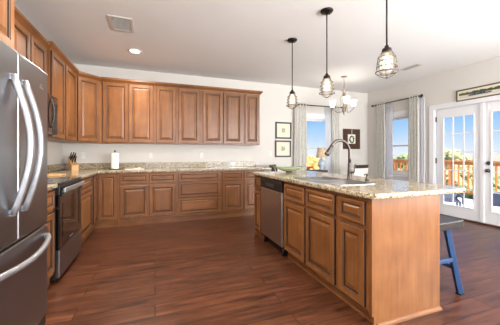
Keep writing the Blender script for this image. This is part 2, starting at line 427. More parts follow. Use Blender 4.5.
def window(name, trimname, xf, u0, u1, z0, z1):
    # xf maps (u along wall, d into the room, z)
    def bx(m, a, b, d0, d1, c, e): 
        m2 = MB().box(a, b, d0, d1, c, e); n = len(m.v); m.v += [xf(*p) for p in m2.v]; m.f += [tuple(i+n for i in f) for f in m2.f]; m.m += m2.m; m.sm += m2.sm
    fr = MB(); t = .045
    for q in ((u0, u0+t, z0, z1), (u1-t, u1, z0, z1), (u0+t, u1-t, z0, z0+t), (u0+t, u1-t, z1-t, z1)): bx(fr, q[0], q[1], -.11, -.002, q[2], q[3])
    o = struct(name, fr, M['white'])
    zm = (z0+z1)/2-.02; s = .038
    for i, (c, e, d0, d1) in enumerate(((z0+t+.001, zm+.02, -.065, -.035), (zm-.018, z1-t-.001, -.1, -.07))):
        sa = MB(); a, b = u0+t+.001, u1-t-.001
        for q in ((a, a+s, c, e), (b-s, b, c, e), (a+s, b-s, c, c+s), (a+s, b-s, e-s, e)): bx(sa, q[0], q[1], d0, d1, q[2], q[3])
        sash = sa.build('sash', M['white'], o)
        pn = MB(); bx(pn, a+s, b-s, (d0+d1)/2-.002, (d0+d1)/2+.002, c+s, e-s); pn.build('pane', M['glass'], sash)
    tr = MB(); w = .085
    for q in ((u0-w, u0-.001, z0-.02, z1+w), (u1+.001, u1+w, z0-.02, z1+w), (u0-.001, u1+.001, z1+.001, z1+w)): bx(tr, q[0], q[1], .0005, .018, q[2], q[3])
    bx(tr, u0-w-.02, u1+w+.02, .0005, .05, z0-.045, z0-.02); bx(tr, u0-w, u1+w, .0005, .016, z0-.12, z0-.045)
    struct(trimname, tr, M['white'])
window('window_1', 'trim_1', lambda u, d, z: (u, YB-d, z), *WIN1)
window('window_2', 'trim_2', lambda u, d, z: (XR-d, u, z), *WIN2)

# french doors: each leaf with glass and grid
def leaf(name, y0, y1, sign):
    z0, z1 = .03, 2.035; st = .105; x0, x1 = XR+.02, XR+.062
    gz0, gz1 = .215, 1.885
    m = MB()
    m.box(x0, x1, y0, y0+st, z0, z1); m.box(x0, x1, y1-st, y1, z0, z1); m.box(x0, x1, y0+st, y1-st, z0, gz0); m.box(x0, x1, y0+st, y1-st, gz1, z1)
    o = struct(name, m, M['white'])
    a, b = y0+st+.001, y1-st-.001
    fr = MB(); t = .022
    for q in ((a, a+t, gz0, gz1), (b-t, b, gz0, gz1), (a+t, b-t, gz0, gz0+t), (a+t, b-t, gz1-t, gz1)): fr.box(x0-.008, x0+.02, q[0], q[1], q[2], q[3])
    fr.build('glazing_bead', M['white'], o, .004)
    MB().box(x0+.024, x0+.03, a, b, gz0+.001, gz1-.001).build('pane', M['glass'], o)
    g = MB()
    for i in (1, 2): y = a+(b-a)*i/3; g.box(x0+.006, x0+.022, y-.009, y+.009, gz0+t, gz1-t)
    for i in range(1, 5): z = gz0+(gz1-gz0)*i/5; g.box(x0+.007, x0+.021, a+t, b-t, z-.009, z+.009)
    g.build('muntin_grid', M['white'], o)
    return o
dl = leaf('door_1', 2.79, 3.54, 1)
dr = leaf('door_2', 2.03, 2.78, -1)
m = MB(); m.box(XR+.004, XR+.019, 2.755, 2.815, .03, 2.035); m.build('astragal', M['white'], dl, .004)
for z in (.25, 1.0, 1.8):
    MB().box(XR+.003, XR+.019, 3.541, 3.556, z, z+.1).build('hinge', M['gunmetal'], dl)
rx = lambda x, y, z: (XR+.02-z, 2.70+x, y)
MB().lathe([(0, .03), (.022, .03), (.03, .012), (.032, 0)], (0, 1.03, 0), 20, 0, True, rx).build('deadbolt', M['black'], dr)
MB().lathe([(.0, .072), (.016, .07), (.027, .058), (.027, .042), (.012, .03), (.012, .012), (.03, .008), (.032, 0)], (0, .905, 0), 20, 0, True, rx).build('knob', M['black'], dr)
MB().box(XR+.012, XR+.019, 2.69, 2.72, 1.94, 1.985).build('door_sensor', M['white'], dr)
m = MB(); m.box(XR-.018, XR-.0005, DOOR[1], DOOR[1]+.09, 0, DOOR[3]+.09); m.box(XR-.018, XR-.0005, DOOR[0]-.09, DOOR[0], 0, DOOR[3]+.09); m.box(XR-.018, XR-.0005, DOOR[0], DOOR[1], DOOR[3], DOOR[3]+.09)
for y in (DOOR[0]+.001, DOOR[1]-.017): m.box(XR+.001, XR+.119, y, y+.016, .001, DOOR[3]-.001)
m.box(XR+.001, XR+.119, DOOR[0]+.018, DOOR[1]-.018, DOOR[3]-.008, DOOR[3]-.001)
struct('trim_3', m, M['white'])
struct('trim_4', MB().box(XR-.02, XR+.12, DOOR[0]+.02, DOOR[1]-.02, .0005, .026), M['walnut'])

# ------------------------------------------------------------------ cabinets
DOORP = [(0, .014, 1), (.0015, .017, 1), (.005, .02, 0), (.048, .02, 0), (.051, .0175, 1), (.057, .0165, 0), (.059, .010, 1), (.066, .0075, 1), (.072, .0085, 0), (.094, .0165, 0), (.0965, .0160, 1), (.099, .0175, 0)]
DRAWP = [(0, .014, 1), (.0015, .017, 1), (.005, .02, 0), (.028, .02, 0), (.030, .0175, 1), (.035, .0165, 0), (.037, .010, 1), (.042, .0075, 1), (.047, .0085, 0), (.060, .0165, 0)]
def fronts(root, items):
    for kind, x0, x1, z0, z1 in items:
        m = MB()
        if kind == 'door':
            m.panel(x0, x1, z0, z1, -.0005, DOORP if min(x1-x0, z1-z0) > .24 else [(i*.8, o, k) for i, o, k in DOORP]); m.build('door', [M['wood'], M['glaze']], root)
        else:
            sc = min(1, (min(x1-x0, z1-z0)-.02)/.14)
            m.panel(x0, x1, z0, z1, -.0005, [(i*sc, o, k) for i, o, k in DRAWP]); m.build('drawer' if kind == 'drawer' else 'drawer_front', [M['woodh'], M['glaze']], root)
def cab_body(root, w, d, z0, z1, toe=True, top=False, recess=.05):
    m = MB(); zb = .10 if toe else z0
    m.box(0, w, 0, .019, zb, z1)                       # face frame
    m.box(0, .016, .019, d, zb, z1); m.box(w-.016, w, .019, d, zb, z1)
    m.box(.016, w-.016, .019, d, zb, zb+.016); m.box(.016, w-.016, d-.012, d, zb+.016, z1)
    if top: m.box(.016, w-.016, .019, d-.012, z1-.016, z1)
    m.build('body', M['wood'], root)
    if toe: MB().box(0, w, recess, recess+.016, 0, zb-.0005).build('toe_kick', M['woodh'], root)
FY = 4.68                                              # face of the back base run
BASE_Z1, TOP0, TOP1 = .876, .8765, .915
ROW = dict(dz0=.695, dz1=.855, z0=.135, z1=.665)
def base_cab(label, loc, rz, w, d, items, recess=.028):
    r = thing('base_cabinet', label, 'cabinet', loc, rz, None); cab_body(r, w, d, 0, BASE_Z1, True, False, recess); fronts(r, items); return r
D = .60-.002
r_ = ROW
# back run, left to right
x0, x1 = -.555, .355
base_cab('two-door base cabinet with two drawers, below the paper towel roll', (x0, FY, 0), 0, x1-x0-.001, YB-FY-.003, [
    ('drawer', .025, .447, r_['dz0'], r_['dz1']), ('drawer', .467, .887, r_['dz0'], r_['dz1']), ('door', .025, .447, r_['z0'], r_['z1']), ('door', .467, .887, r_['z0'], r_['z1'])])
base_cab('base cabinet of three stacked wide drawers in the back run', (.355, FY, 0), 0, .774, YB-FY-.003, [
    ('drawer', .03, .748, .705, .855), ('drawer', .03, .748, .425, .685), ('drawer', .03, .748, .137, .405)])
base_cab('last base cabinet of the back run, partly hidden by the far end of the island', (1.13, FY, 0), 0, .87, YB-FY-.003, [
    ('drawer', .028, .43, r_['dz0'], r_['dz1']), ('drawer', .452, .845, r_['dz0'], r_['dz1']), ('door', .028, .43, r_['z0'], r_['z1']), ('door', .452, .845, r_['z0'], r_['z1'])])
# lazy susan corner
FXL = -.86
cr = thing('corner_base_cabinet', 'L-shaped corner base cabinet with folding door under the knife block', 'cabinet', (FXL, FY, 0))
c_y = 4.37-FY; c_x = -.557-FXL; dy = YB-FY-.003; dx = FXL-XL-.003
m = MB(); m.prism([(-dx, c_y), (0, c_y), (0, 0), (c_x, 0), (c_x, dy), (-dx, dy)], .10, BASE_Z1); m.build('body', M['wood'], cr)
MB().prism([(-dx+.02, c_y), (-.028, c_y), (-.028, .028), (c_x, .028), (c_x, .048), (-.048, .048), (-.048, c_y+.02), (-dx+.02, c_y+.02)], 0, .0995).build('toe_kick', M['woodh'], cr)
m = MB(); m.panel(.024, c_x-.018, .135, .85, -.0005, [(i*.8, o, k) for i, o, k in DOORP]); m.build('door', [M['wood'], M['glaze']], cr)
m = MB(); m.panel(.018, -c_y-.024, .135, .85, -.0005, [(i*.8, o, k) for i, o, k in DOORP]); m.build('door', [M['wood'], M['glaze']], cr, loc=(0, c_y, 0), rot=(0, 0, PI/2))
# left run
RY0, RY1 = 2.82, 3.58
w = 4.368-RY1-.008
base_cab('narrow one-drawer base cabinet between the range and the corner cabinet', (FXL, RY1+.007, 0), PI/2, w, FXL-XL-.003, [
    ('drawer', .03, w-.1, r_['dz0'], r_['dz1']), ('door', .03, w-.1, r_['z0'], r_['z1'])])
base_cab('base cabinet between the refrigerator and the range, only a sliver showing', (FXL, 2.24, 0), PI/2, RY0-2.24-.007, FXL-XL-.003, [
    ('drawer', .03, RY0-2.24-.04, r_['dz0'], r_['dz1']), ('door', .03, RY0-2.24-.04, r_['z0'], r_['z1'])])

# wall cabinets
UZ0, UZ1 = 1.365, 2.42
UY, UXL = 4.95, -1.14
crown = [(.0005, -.045), (.010, -.045), (.014, -.030), (.030, -.012), (.044, .002), (.050, .004), (.050, .034), (.0005, .034)]
cz = lambda z: [(o, z+q) for o, q in crown]
def wall_cab(label, loc, rz, w, d, doors, z0=UZ0, z1=UZ1, left=False, right=False, dz=.004):
    r = thing('wall_cabinet', label, 'cabinet', (loc[0], loc[1], z0), rz)
    m = MB(); h = z1-z0
    m.box(0, w, 0, d, 0, h); m.build('body', M['wood'], r)
    fronts(r, [('door', a, b, .016, h-.036) for a, b in doors])
    path = ([(0, d)] if left else [])+[(0, 0), (w, 0)]+([(w, d)] if right else [])
    MB().sweep(path, cz(h+dz)).build('crown_moulding', M['woodh'], r); return r
XU = [-.842, -.012, .812, 1.66, 2.012]
ud = YB-UY-.002
wall_cab('two-door wall cabinet above the paper towel roll, next to the corner', (XU[0], UY), 0, XU[1]-XU[0]-.001, ud, [(.02, .408), (.42, .81)])
wall_cab('two-door wall cabinet in the middle of the back wall run', (XU[1], UY), 0, XU[2]-XU[1]-.001, ud, [(.036, .366), (.414, .80)])
wall_cab('two-door wall cabinet just left of the single-door end cabinet', (XU[2], UY), 0, XU[3]-XU[2]-.001, ud, [(.04, .418), (.438, .826)])
wall_cab('single-door wall cabinet at the right end of the run', (XU[3], UY), 0, XU[4]-XU[3], ud, [(.03, .338)], right=True)
# diagonal corner
L = .28*math.sqrt(2)
rc = thing('corner_wall_cabinet', 'light diagonal corner wall cabinet with one tall door', 'cabinet', (UXL, 4.67, UZ0), PI/4)
def toloc(X, Y):
    v = Matrix.Rotation(-PI/4, 2) @ Vector((X-UXL, Y-4.67)); return (v.x, v.y)
MB().prism([toloc(-1.14, 4.671), toloc(-.861, 4.95), toloc(-.844, 4.952), toloc(-.844, YB-.002), toloc(XL+.002, YB-.002), toloc(XL+.002, 4.671)], 0, UZ1-UZ0-.006).build('body', M['wood'], rc)
m = MB(); m.panel(.022, L-.022, .016, UZ1-UZ0-.04, -.0005, DOORP); m.build('door', [M['wood'], M['glaze']], rc)
MB().sweep([(.002, 0), (L-.002, 0)], cz(UZ1-UZ0-.002)).build('crown_moulding', M['woodh'], rc)
# left uppers
ld = UXL-XL-.002
wall_cab('tall two-door wall cabinet on the left wall right of the microwave', (UXL, RY1+.022), PI/2, 4.669-RY1-.023, ld, [(.03, .50), (.545, 1.03)], left=True)
wall_cab('short two-door wall cabinet over the microwave, behind the refrigerator top', (UXL-.03, RY0-.06), PI/2, RY1+.02-RY0+.058, ld-.03, [(.02, .39), (.415, .80)], 1.83, 2.40)
wall_cab('deep wall cabinet above the refrigerator at the upper left', (-.86, 1.30), PI/2, .80, -.86-XL-.002, [(.02, .385), (.41, .775)], 1.82, 2.44, left=True, right=True, dz=-.006)
# worktops
def worktop(label, poly, loc, splashes):
    o = MB().prism([(x-loc[0], y-loc[1]) for x, y in poly], 0, TOP1-TOP0).build('worktop', M['granite'], None, .008, 3)
    o.location = (loc[0], loc[1], TOP0); tag(o, label, 'worktop')
    for s in splashes: MB().box(s[0]-loc[0], s[1]-loc[0], s[2]-loc[1], s[3]-loc[1], TOP1-TOP0+.0005, 1.02-TOP0).build('backsplash', M['granite'], o, .004)
    return o
worktop('L-shaped granite worktop with short backsplash along the back wall', [(XL+.003, RY1+.006), (FXL+.035, RY1+.006), (FXL+.035, FY-.04), (2.14, FY-.04), (2.14, YB-.003), (XL+.003, YB-.003)], (FXL, FY),
        [(XL+.024, 2.06, YB-.023, YB-.003), (XL+.003, XL+.023, RY1+.01, YB-.003)])
worktop('short granite worktop between refrigerator and range', [(XL+.003, 2.24), (FXL+.035, 2.24), (FXL+.035, RY0-.006), (XL+.003, RY0-.006)], (FXL, 2.24), [(XL+.003, XL+.023, 2.24, RY0-.006)])

# ------------------------------------------------------------------ refrigerator
fr = thing('refrigerator', 'dark stainless french-door refrigerator at the left edge', 'refrigerator', (-.70, 1.35, 0))
FW = .84
MB().box(-.72, -.068, .004, FW-.004, .03, 1.735).build('body', M['charcoal'], fr, .006)
for i, (a, b) in enumerate(((0, .418), (.422, FW))):
    d = MB().box(-.064, 0, a, b, .705, 1.74).build('door', M['dsteel'], fr, .012, 3)
    hy = .34 if i == 0 else .468
    pts = []
    for k in range(17):
        t = k/16; z = .865+(1.59-.865)*t; pts.append((.010+.075*math.sin(PI*t), hy, z))
    hm = MB().tube(pts, .0155, 10, 0, False, 1.0)
    hm.box(.0005, .02, hy-.012, hy+.012, .86, .89); hm.box(.0005, .02, hy-.012, hy+.012, 1.565, 1.595)
    hm.build('handle', M['steelh'], d)
    if i == 1:
        lg = MB()
        lg.tube(arc((.0015, .725, 1.628), .015, .3, 5.6, 18, (0, 1, 0), (0, .25, .5)), .0009, 6)
        for q in range(9): lg.box(.0005, .0012, .700+q*.0065, .704+q*.0065, 1.606, 1.606+(.009 if q % 3 else .013))
        lg.build('emblem', M['steel'], d)
d = MB().box(-.064, 0, 0, FW, .085, .695).build('freezer_drawer', M['dsteel'], fr, .012, 3)
pts = [(.014+.06*math.sin(PI*k/16)**.7, .05+(FW-.10)*k/16, .63-.02*math.sin(PI*k/16)) for k in range(17)]
hm = MB().tube(pts, .0155, 10); hm.box(.0005, .02, .04, .07, .618, .642); hm.box(.0005, .02, FW-.07, FW-.04, .618, .642); hm.build('handle', M['steelh'], d)
MB().box(-.064, -.012, .01, FW-.01, .012, .08).build('toe_grille', M['black'], fr)
for y in (.05, FW-.05): MB().lathe([(0, 0), (.02, 0), (.02, .029), (0, .029)], (-.4, y, .0), 12).build('foot', M['black'], fr)
MB().box(-.066, -.02, FW-.06, FW-.01, 1.7405, 1.757).build('hinge_cover', M['charcoal'], fr)

# ------------------------------------------------------------------ range and microwave
rg = thing('range', 'black glass and stainless slide-in range on the left wall', 'range', (-.85, RY0, 0))
RWD = RY1-RY0
MB().box(-.58, 0, .002, RWD-.002, .03, .902).build('body', M['black'], rg, .004)
MB().box(-.585, .036, 0, RWD, .9025, .918).build('cooktop', M['blackglass'], rg, .004)
od = MB().box(.0005, .034, .004, RWD-.004, .305, .80).build('oven_door', M['blackglass'], rg, .006)
MB().box(.0345, .036, .09, RWD-.09, .40, .72).build('oven_window', M['blackglass'], od)
hb = MB(); hb.box(.052, .074, .03, RWD-.03, .822, .866); hb.build('handle', M['steelh'], od, .008, 3)
for y in (.03, RWD-.06): MB().box(.0345, .0515, y, y+.03, .79, .85).build('handle_bracket', M['black'], od, .004)
MB().box(.0005, .034, .004, RWD-.004, .806, .899).build('control_panel', M['black'], rg, .005)
sd = MB().box(.0005, .034, .004, RWD-.004, .05, .298).build('storage_drawer', M['dsteel'], rg, .006)
m = MB()
for q in range(6): m.box(.0345, .036, RWD/2-.04+q*.013, RWD/2-.032+q*.013, .335, .349)
m.tube(arc((.0353, RWD/2-.06, .342), .012, 0, 2*PI, 14, (0, 1, 0), (0, 0, .6)), .0015, 5)
m.build('emblem', M['steelh'], od)
for y in (.06, RWD-.06):
    for x in (-.5, -.06): MB().lathe([(0, 0), (.018, 0), (.018, .0295), (0, .0295)], (x, y, 0), 10).build('foot', M['black'], rg)
for (x, y, r) in ((-.18, .2, .1), (-.18, .56, .08), (-.42, .2, .08), (-.42, .56, .1)):
    MB().tube([Vector((x+r*math.cos(t*PI/16), y+r*math.sin(t*PI/16), .9185)) for t in range(32)], .0012, 4, 0, True).build('burner_ring', M['charcoal'], rg)
mw = thing('microwave', 'dark over-the-range microwave hung below the short cabinet', 'microwave', (-1.085, RY0+.0, 1.392))
MB().box(XL+.002+1.085, 0, .003, RWD-.003, 0, .43).build('body', M['black'], mw, .004)
d = MB().box(.0005, .034, .004, RWD-.19, .004, .426).build('door', M['blackglass'], mw, .006)
MB().box(.0345, .036, .07, RWD-.27, .07, .38).build('window', M['blackglass'], d)
c = MB().box(.0005, .034, RWD-.186, RWD-.004, .004, .426).build('control_panel', M['black'], mw, .006)
MB().tube([(.036+.03*math.sin(PI*k/12), RWD-.215, .07+.31*k/12) for k in range(13)], .009, 8).build('handle', M['charcoal'], d)
m = MB()
for a in range(3):
    for b in range(5): m.box(.0345, .037, RWD-.16+a*.048, RWD-.125+a*.048, .06+b*.045, .09+b*.045)
m.build('keypad', M['charcoal'], c); MB().box(.0345, .036, RWD-.165, RWD-.025, .34, .40).build('display', M['blackglass'], c)
MB().box(-.28, -.02, .05, RWD-.05, -.012, -.0005).build('vent_grille', M['charcoal'], mw)

# ------------------------------------------------------------------ island
IX, ID = 1.38, .60
def isl(label, y0, y1, items, name='island_cabinet'):
    r = thing(name, label, 'cabinet', (IX, y1, 0), -PI/2); w = y1-y0-.0015
    cab_body(r, w, ID, 0, BASE_Z1, True, False, .045)
    fronts(r, items(w)); return r
IY = [1.40, 1.725, 2.655, 3.29, 3.58]
isl('narrow island cabinet with one drawer at the near end', IY[0], IY[1], lambda w: [('drawer', .028, w-.028, .685, .848), ('door', .028, w-.028, .115, .655)])
isl('wide two-door island cabinet under the sink', IY[1], IY[2], lambda w: [('false', .03, w/2-.012, .685, .848), ('false', w/2+.012, w-.025, .685, .848), ('door', .03, w/2-.012, .115, .655), ('door', w/2+.012, w-.025, .115, .655)])
isl('small island cabinet at the far end beyond the dishwasher', IY[3], IY[4], lambda w: [('drawer', .028, w-.028, .685, .848), ('door', .028, w-.028, .115, .655)])
# end and back panels of the island
ep = MB().box(0, .625, 0, .019, .0, BASE_Z1).build('island_end_panel', M['wood']); ep.location = (IX+.018, 1.378, 0)
tag(ep, 'plain flat maple panel closing the near end of the island', 'panel')
MB().box(-.0185, -.0005, -.001, .021, .075, BASE_Z1).build('corner_stile', M['wood'], ep)
MB().sweep([(-.018+.045, 0), (.645, 0)], [(.0005, 0), (.020, 0), (.018, .012), (.008, .02), (.0005, .022)]).build('shoe_moulding', M['woodh'], ep)
MB().box(.6255, .645, -.001, .021, .0, BASE_Z1).build('corner_stile', M['wood'], ep)
bp_ = MB().box(0, .019, 0, IY[4]-1.402, 0, BASE_Z1).build('island_back_panel', M['wood']); bp_.location = (IX+ID+.004, 1.402, 0)
tag(bp_, 'plain maple panel on the seating side of the island', 'panel')
fp = MB().box(0, ID-.002, 0, .019, .0, BASE_Z1).build('island_end_panel', M['wood']); fp.location = (IX+.002, IY[4]+.001, 0)
tag(fp, 'plain maple panel closing the far end of the island', 'panel')
# dishwasher
dw = thing('dishwasher', 'stainless dishwasher with black control strip in the island', 'dishwasher', (IX, IY[3]-.003, 0), -PI/2)
w = IY[3]-IY[2]-.006
MB().box(.004, w-.004, .002, .57, .10, .87).build('body', M['black'], dw)
d = MB().box(.003, w-.003, -.028, .0015, .115, .735).build('door', M['steel'], dw, .005, 2)
cp = MB().box(.003, w-.003, -.034, .0015, .738, .868).build('control_panel', M['black'], dw, .006, 3)
m = MB().box(w/2-.11, w/2+.11, -.038, -.0345, .775, .815); m.build('pocket_handle', M['charcoal'], cp, .002)
for q in [.05+q*.025 for q in range(5)]+[w-.15+q*.025 for q in range(4)]: MB().box(q, q+.015, -.0355, -.0345, .835, .845).build('button', M['slot'], cp)
MB().box(.006, w-.006, .03, .05, .015, .097).build('toe_panel', M['black'], dw)
for x in (.05, w-.05): MB().lathe([(0, 0), (.016, 0), (.016, .0995), (0, .0995)], (x, .015, 0), 10).build('foot', M['black'], dw)

# granite island top with sink cut-outs
def rrect(x0, x1, y0, y1, r, n=6):
    out = []
    for cx, cy, a in ((x1-r, y0+r, -PI/2), (x1-r, y1-r, 0), (x0+r, y1-r, PI/2), (x0+r, y0+r, PI)):
        for i in range(n+1): out.append((cx+r*math.cos(a+PI/2*i/n), cy+r*math.sin(a+PI/2*i/n)))
    return out
SKX0, SKX1, SKY = 1.455, 1.855, (1.80, 2.17, 2.20, 2.58)
cu = bpy.data.curves.new('worktop_outline', 'CURVE'); cu.dimensions = '2D'; cu.fill_mode = 'BOTH'
cu.extrude = .0095; cu.bevel_depth = .0095; cu.bevel_resolution = 2; cu.offset = -.0095
OX, OY = 1.34, 1.33
for pts, off in ((rrect(1.338, 2.33, 1.335, 3.62, .07), 0), (rrect(SKX0-.0095, SKX1+.0095, SKY[0]-.0095, SKY[3]+.0095, .06), 1)):
    sp = cu.splines.new('POLY'); sp.points.add(len(pts)-1); sp.use_cyclic_u = True
    if off: pts = pts[::-1]
    for p, q in zip(sp.points, pts): p.co = (q[0]-OX, q[1]-OY, 0, 1)
tmp = bpy.data.objects.new('worktop_outline', cu); COL.objects.link(tmp)
dg = bpy.context.evaluated_depsgraph_get(); me = bpy.data.meshes.new_from_object(tmp.evaluated_get(dg))
bpy.data.objects.remove(tmp)
me.materials.clear(); me.materials.append(M['granite'])
it = bpy.data.objects.new('island_worktop', me); COL.objects.link(it); it.location = (OX, OY, (TOP0+TOP1)/2)
tag(it, 'speckled granite island worktop with rounded corners and sink cutout', 'worktop')
sk = thing('sink', 'double-bowl stainless sink set into the island worktop', 'sink', ((SKX0+SKX1)/2, (SKY[0]+SKY[3])/2, .70))
def bowl_mesh(x0, x1, y0, y1, zt, zb):
    m = MB(); A = rrect(x0, x1, y0, y1, .05); B = rrect(x0+.012, x1-.012, y0+.012, y1-.012, .055); C = rrect(x0+.03, x1-.03, y0+.03, y1-.03, .05)
    k = len(A); n = m.add([(x, y, zt) for x, y in A]+[(x, y, zb+.02) for x, y in B]+[(x, y, zb) for x, y in C])
    for r in range(2):
        for i in range(k): j = (i+1) % k; m.face([n+r*k+i, n+r*k+j, n+(r+1)*k+j, n+(r+1)*k+i], 0, True)
    m.face([n+2*k+i for i in range(k)], 0)
    return m
ox, oy = sk.location.x, sk.location.y
for y0, y1 in ((SKY[0], SKY[1]), (SKY[2], SKY[3])):
    b = bowl_mesh(SKX0-ox+.004, SKX1-ox-.004, y0-oy+(.004 if y0 < 2 else 0), y1-oy-(.004 if y1 > 2.3 else 0), .2185, .0).build('bowl', M['sink'], sk)
    md = b.modifiers.new('thickness', 'SOLIDIFY'); md.thickness = .0015; md.offset = 0
    MB().lathe([(0, .004), (.03, .004), (.042, .0015), (.042, -.004), (0, -.004)], (0, (y0+y1)/2-oy, .0), 18).build('drain', M['gunmetal'], b)
MB().box(SKX0-ox+.02, SKX1-ox-.02, SKY[1]-oy+.001, SKY[2]-oy-.001, .17, .2175).build('divider', M['sink'], sk, .004)
A = rrect(SKX0-ox-.014, SKX1-ox+.014, SKY[0]-oy-.014, SKY[3]-oy+.014, .06); B = rrect(SKX0-ox+.004, SKX1-ox-.004, SKY[0]-oy+.004, SKY[3]-oy-.004, .05)
m = MB(); k = len(A); n = m.add([(x, y, .2155) for x, y in A]+[(x, y, .2185) for x, y in A]+[(x, y, .2195) for x, y in B]+[(x, y, .2155) for x, y in B])
for r in range(4):
    for i in range(k): j = (i+1) % k; q = (r+1) % 4; m.face([n+r*k+i, n+r*k+j, n+q*k+j, n+q*k+i])
m.build('rim', M['sink'], sk)
# faucet
fa = thing('faucet', 'tall gooseneck pull-down faucet in brushed gunmetal behind the sink', 'faucet', (1.905, 2.20, TOP1+.0005))
MB().lathe([(0, 0), (.030, 0), (.030, .008), (.024, .014), (.022, .10), (.019, .105), (.017, .17), (.0135, .18), (0, .18)], (0, 0, 0), 20).build('base', M['gunmetal'], fa)
R = .122
pts = [Vector((0, 0, .175)), Vector((0, 0, .22)), Vector((0, 0, .25))]+arc((-R, 0, .282), R, 0, PI*.84, 18)[0:]
MB().tube(pts, .0150, 12).build('spout', M['gunmetal'], fa)
e = pts[-1]; dirv = (pts[-1]-pts[-2]).normalized()
MB().tube([e, e+dirv*.02, e+dirv*.03, e+dirv*.075, e+dirv*.10, e+dirv*.105], [.016, .017, .020, .024, .026, .019], 14).build('spray_head', M['gunmetal'], fa)
MB().tube([(0, -.018, .07), (.006, -.045, .075), (.012, -.055, .09), (.018, -.06, .16)], [.012, .010, .0065, .0055], 10).build('lever_handle', M['gunmetal'], fa)
so = thing('soap_dispenser', 'small metal soap dispenser right of the faucet', 'dispenser', (2.0, 2.06, TOP1+.0005))
MB().lathe([(0, 0), (.020, 0), (.020, .012), (.012, .018), (.010, .05), (.013, .055), (.013, .066), (0, .068)], (0, 0, 0), 16).build('body', M['gunmetal'], so)
MB().tube([(0, 0, .060), (-.03, -.01, .063), (-.055, -.02, .055)], [.007, .006, .005], 8).build('spout', M['gunmetal'], so)

# ------------------------------------------------------------------ things on the worktops
pt = thing('paper_towel_holder', 'white paper towel roll on upright holder', 'paper towels', (-.645, 4.99, TOP1+.0005))
MB().lathe([(0, 0), (.075, 0), (.075, .008), (.06, .012), (0, .012)], (0, 0, 0), 24).build('base', M['darkw'], pt)
MB().lathe([(.02, .0125), (.062, .0125), (.064, .02), (.064, .272), (.062, .28), (.02, .28), (.02, .0125)], (0, 0, 0), 28).build('paper_roll', M['paper'], pt)
MB().lathe([(0, .012), (.006, .012), (.006, .30), (.014, .305), (.016, .315), (.010, .326), (0, .328)], (0, 0, 0), 14).build('pole', M['darkw'], pt)
kb = thing('knife_block', 'light wooden knife block with black-handled knives', 'knife block', (-1.245, 4.97, TOP1+.0005), .6)
sx = lambda x, y, z: (z, x, y)
MB().prism([(-.08, 0), (.06, 0), (.06, .095), (.015, .105), (-.08, .22)], -.05, .05, 0, lambda x, y, z: (z, -x, y)).build('block', M['block'], kb, .004)
for i, (px, row, ln) in enumerate(((-.032, 0, .115), (.0, 0, .125), (.032, 0, .105), (-.03, 1, .10), (.004, 1, .11), (.034, 1, .085), (-.018, 2, .08), (.02, 2, .07))):
    t = .2+.28*row; by = -.015+ (-.08+.015)*(-1) ; 
    a = Vector((px, -(.015+(-.095)*(1-t)), .105+.115*(1-t))); dv = Vector((0, -.62, .78)).normalized()
    MB().bar(a-dv*.01, a+dv*ln, .013, .019).build('knife_handle', M['black'], kb, .004)
cbd = MB().box(-.085, .085, -.13, .13, 0, .018).build('cutting_board', M['block'], None, .004); cbd.location = (-1.15, 3.79, TOP1+.0005)
tag(cbd, 'light wooden cutting board lying flat by the range', 'cutting board')
tr = thing('serving_tray', 'flat pale tray with raised rim on the back worktop', 'tray', (-.33, 4.96, TOP1+.0005))
MB().prism(rrect(-.15, .15, -.11, .11, .03), 0, .012).build('base', M['plate'], tr)
MB().tube([(x, y, .016) for x, y in rrect(-.15, .15, -.11, .11, .03)], .006, 6, 0, True).build('rim', M['nickel'], tr)
gb = thing('decorative_bowl', 'green boat-shaped bowl on the far end of the island', 'bowl', (1.83, 3.37, TOP1+.0005), -.33)
m = MB(); N = 28
def boat(u, f):                                       # ellipse that rises to pointed ends
    c, s = math.cos(u), math.sin(u)
    return (.225*f*c*(1+.10*abs(c)), .085*f*s, .008+.062*f**2+.030*f**2*abs(c)**3)
rows = []
for f in (.28, .5, .75, 1.0): rows.append(m.add([boat(2*PI*i/N, f) for i in range(N)]))
for f in (.97, .72, .47, .26): rows.append(m.add([(x, y, z+.006) for x, y, z in [boat(2*PI*i/N, f) for i in range(N)]]))
for a, b in zip(rows, rows[1:]):
    for i in range(N): j = (i+1) % N; m.face([a+i, a+j, b+j, b+i], 0, True)
m.face([rows[-1]+i for i in range(N)]); m.face([rows[0]+i for i in range(N-1, -1, -1)])
m.build('shell', M['bowl'], gb)
MB().lathe([(0, 0), (.045, 0), (.05, .004), (.045, .0135), (0, .0135)], (0, 0, 0), 20).build('foot', M['darkw'], gb)

# ------------------------------------------------------------------ bar stool
st = thing('bar_stool', 'blue bar stool with dark wooden seat tucked under the island overhang', 'stool', (2.245, 1.61, 0))
m = MB(); K = 10; secs = []
for i in range(K+1):
    x = -.222+.444*i/K; dip = .008*(1-(x/.222)**2)
    secs.append(m.add([(x, -.15, .550), (x, .15, .550), (x, .15, .624-dip), (x, -.15, .624-dip)]))
for a, b in zip(secs, secs[1:]):
    for j in range(4): q = (j+1) % 4; m.face([a+j, a+q, b+q, b+j])
m.face([secs[0]+3, secs[0]+2, secs[0]+1, secs[0]]); m.face([secs[-1]+i for i in range(4)])
m.build('seat', M['seat'], st, .008, 3)
LX = lambda z: .083+.085*(.549-z)/.537
LY = lambda z: .098+.05*(.549-z)/.537
for sx_ in (-1, 1):
    for sy in (-1, 1):
        lg = MB().bar((sx_*LX(.549), sy*LY(.549), .549), (sx_*LX(.012), sy*LY(.012), .012), .044, .040).build('leg', M['blue'], st, .004)
        MB().box(sx_*.168-.021, sx_*.168+.021, sy*.148-.021, sy*.148+.021, 0, .012).build('foot_pad', M['black'], lg)
for sx_ in (-1, 1): z = .22; MB().bar((sx_*LX(z), -LY(z)+.022, z), (sx_*LX(z), LY(z)-.022, z), .026, .032).build('stretcher', M['blue'], st, .003)
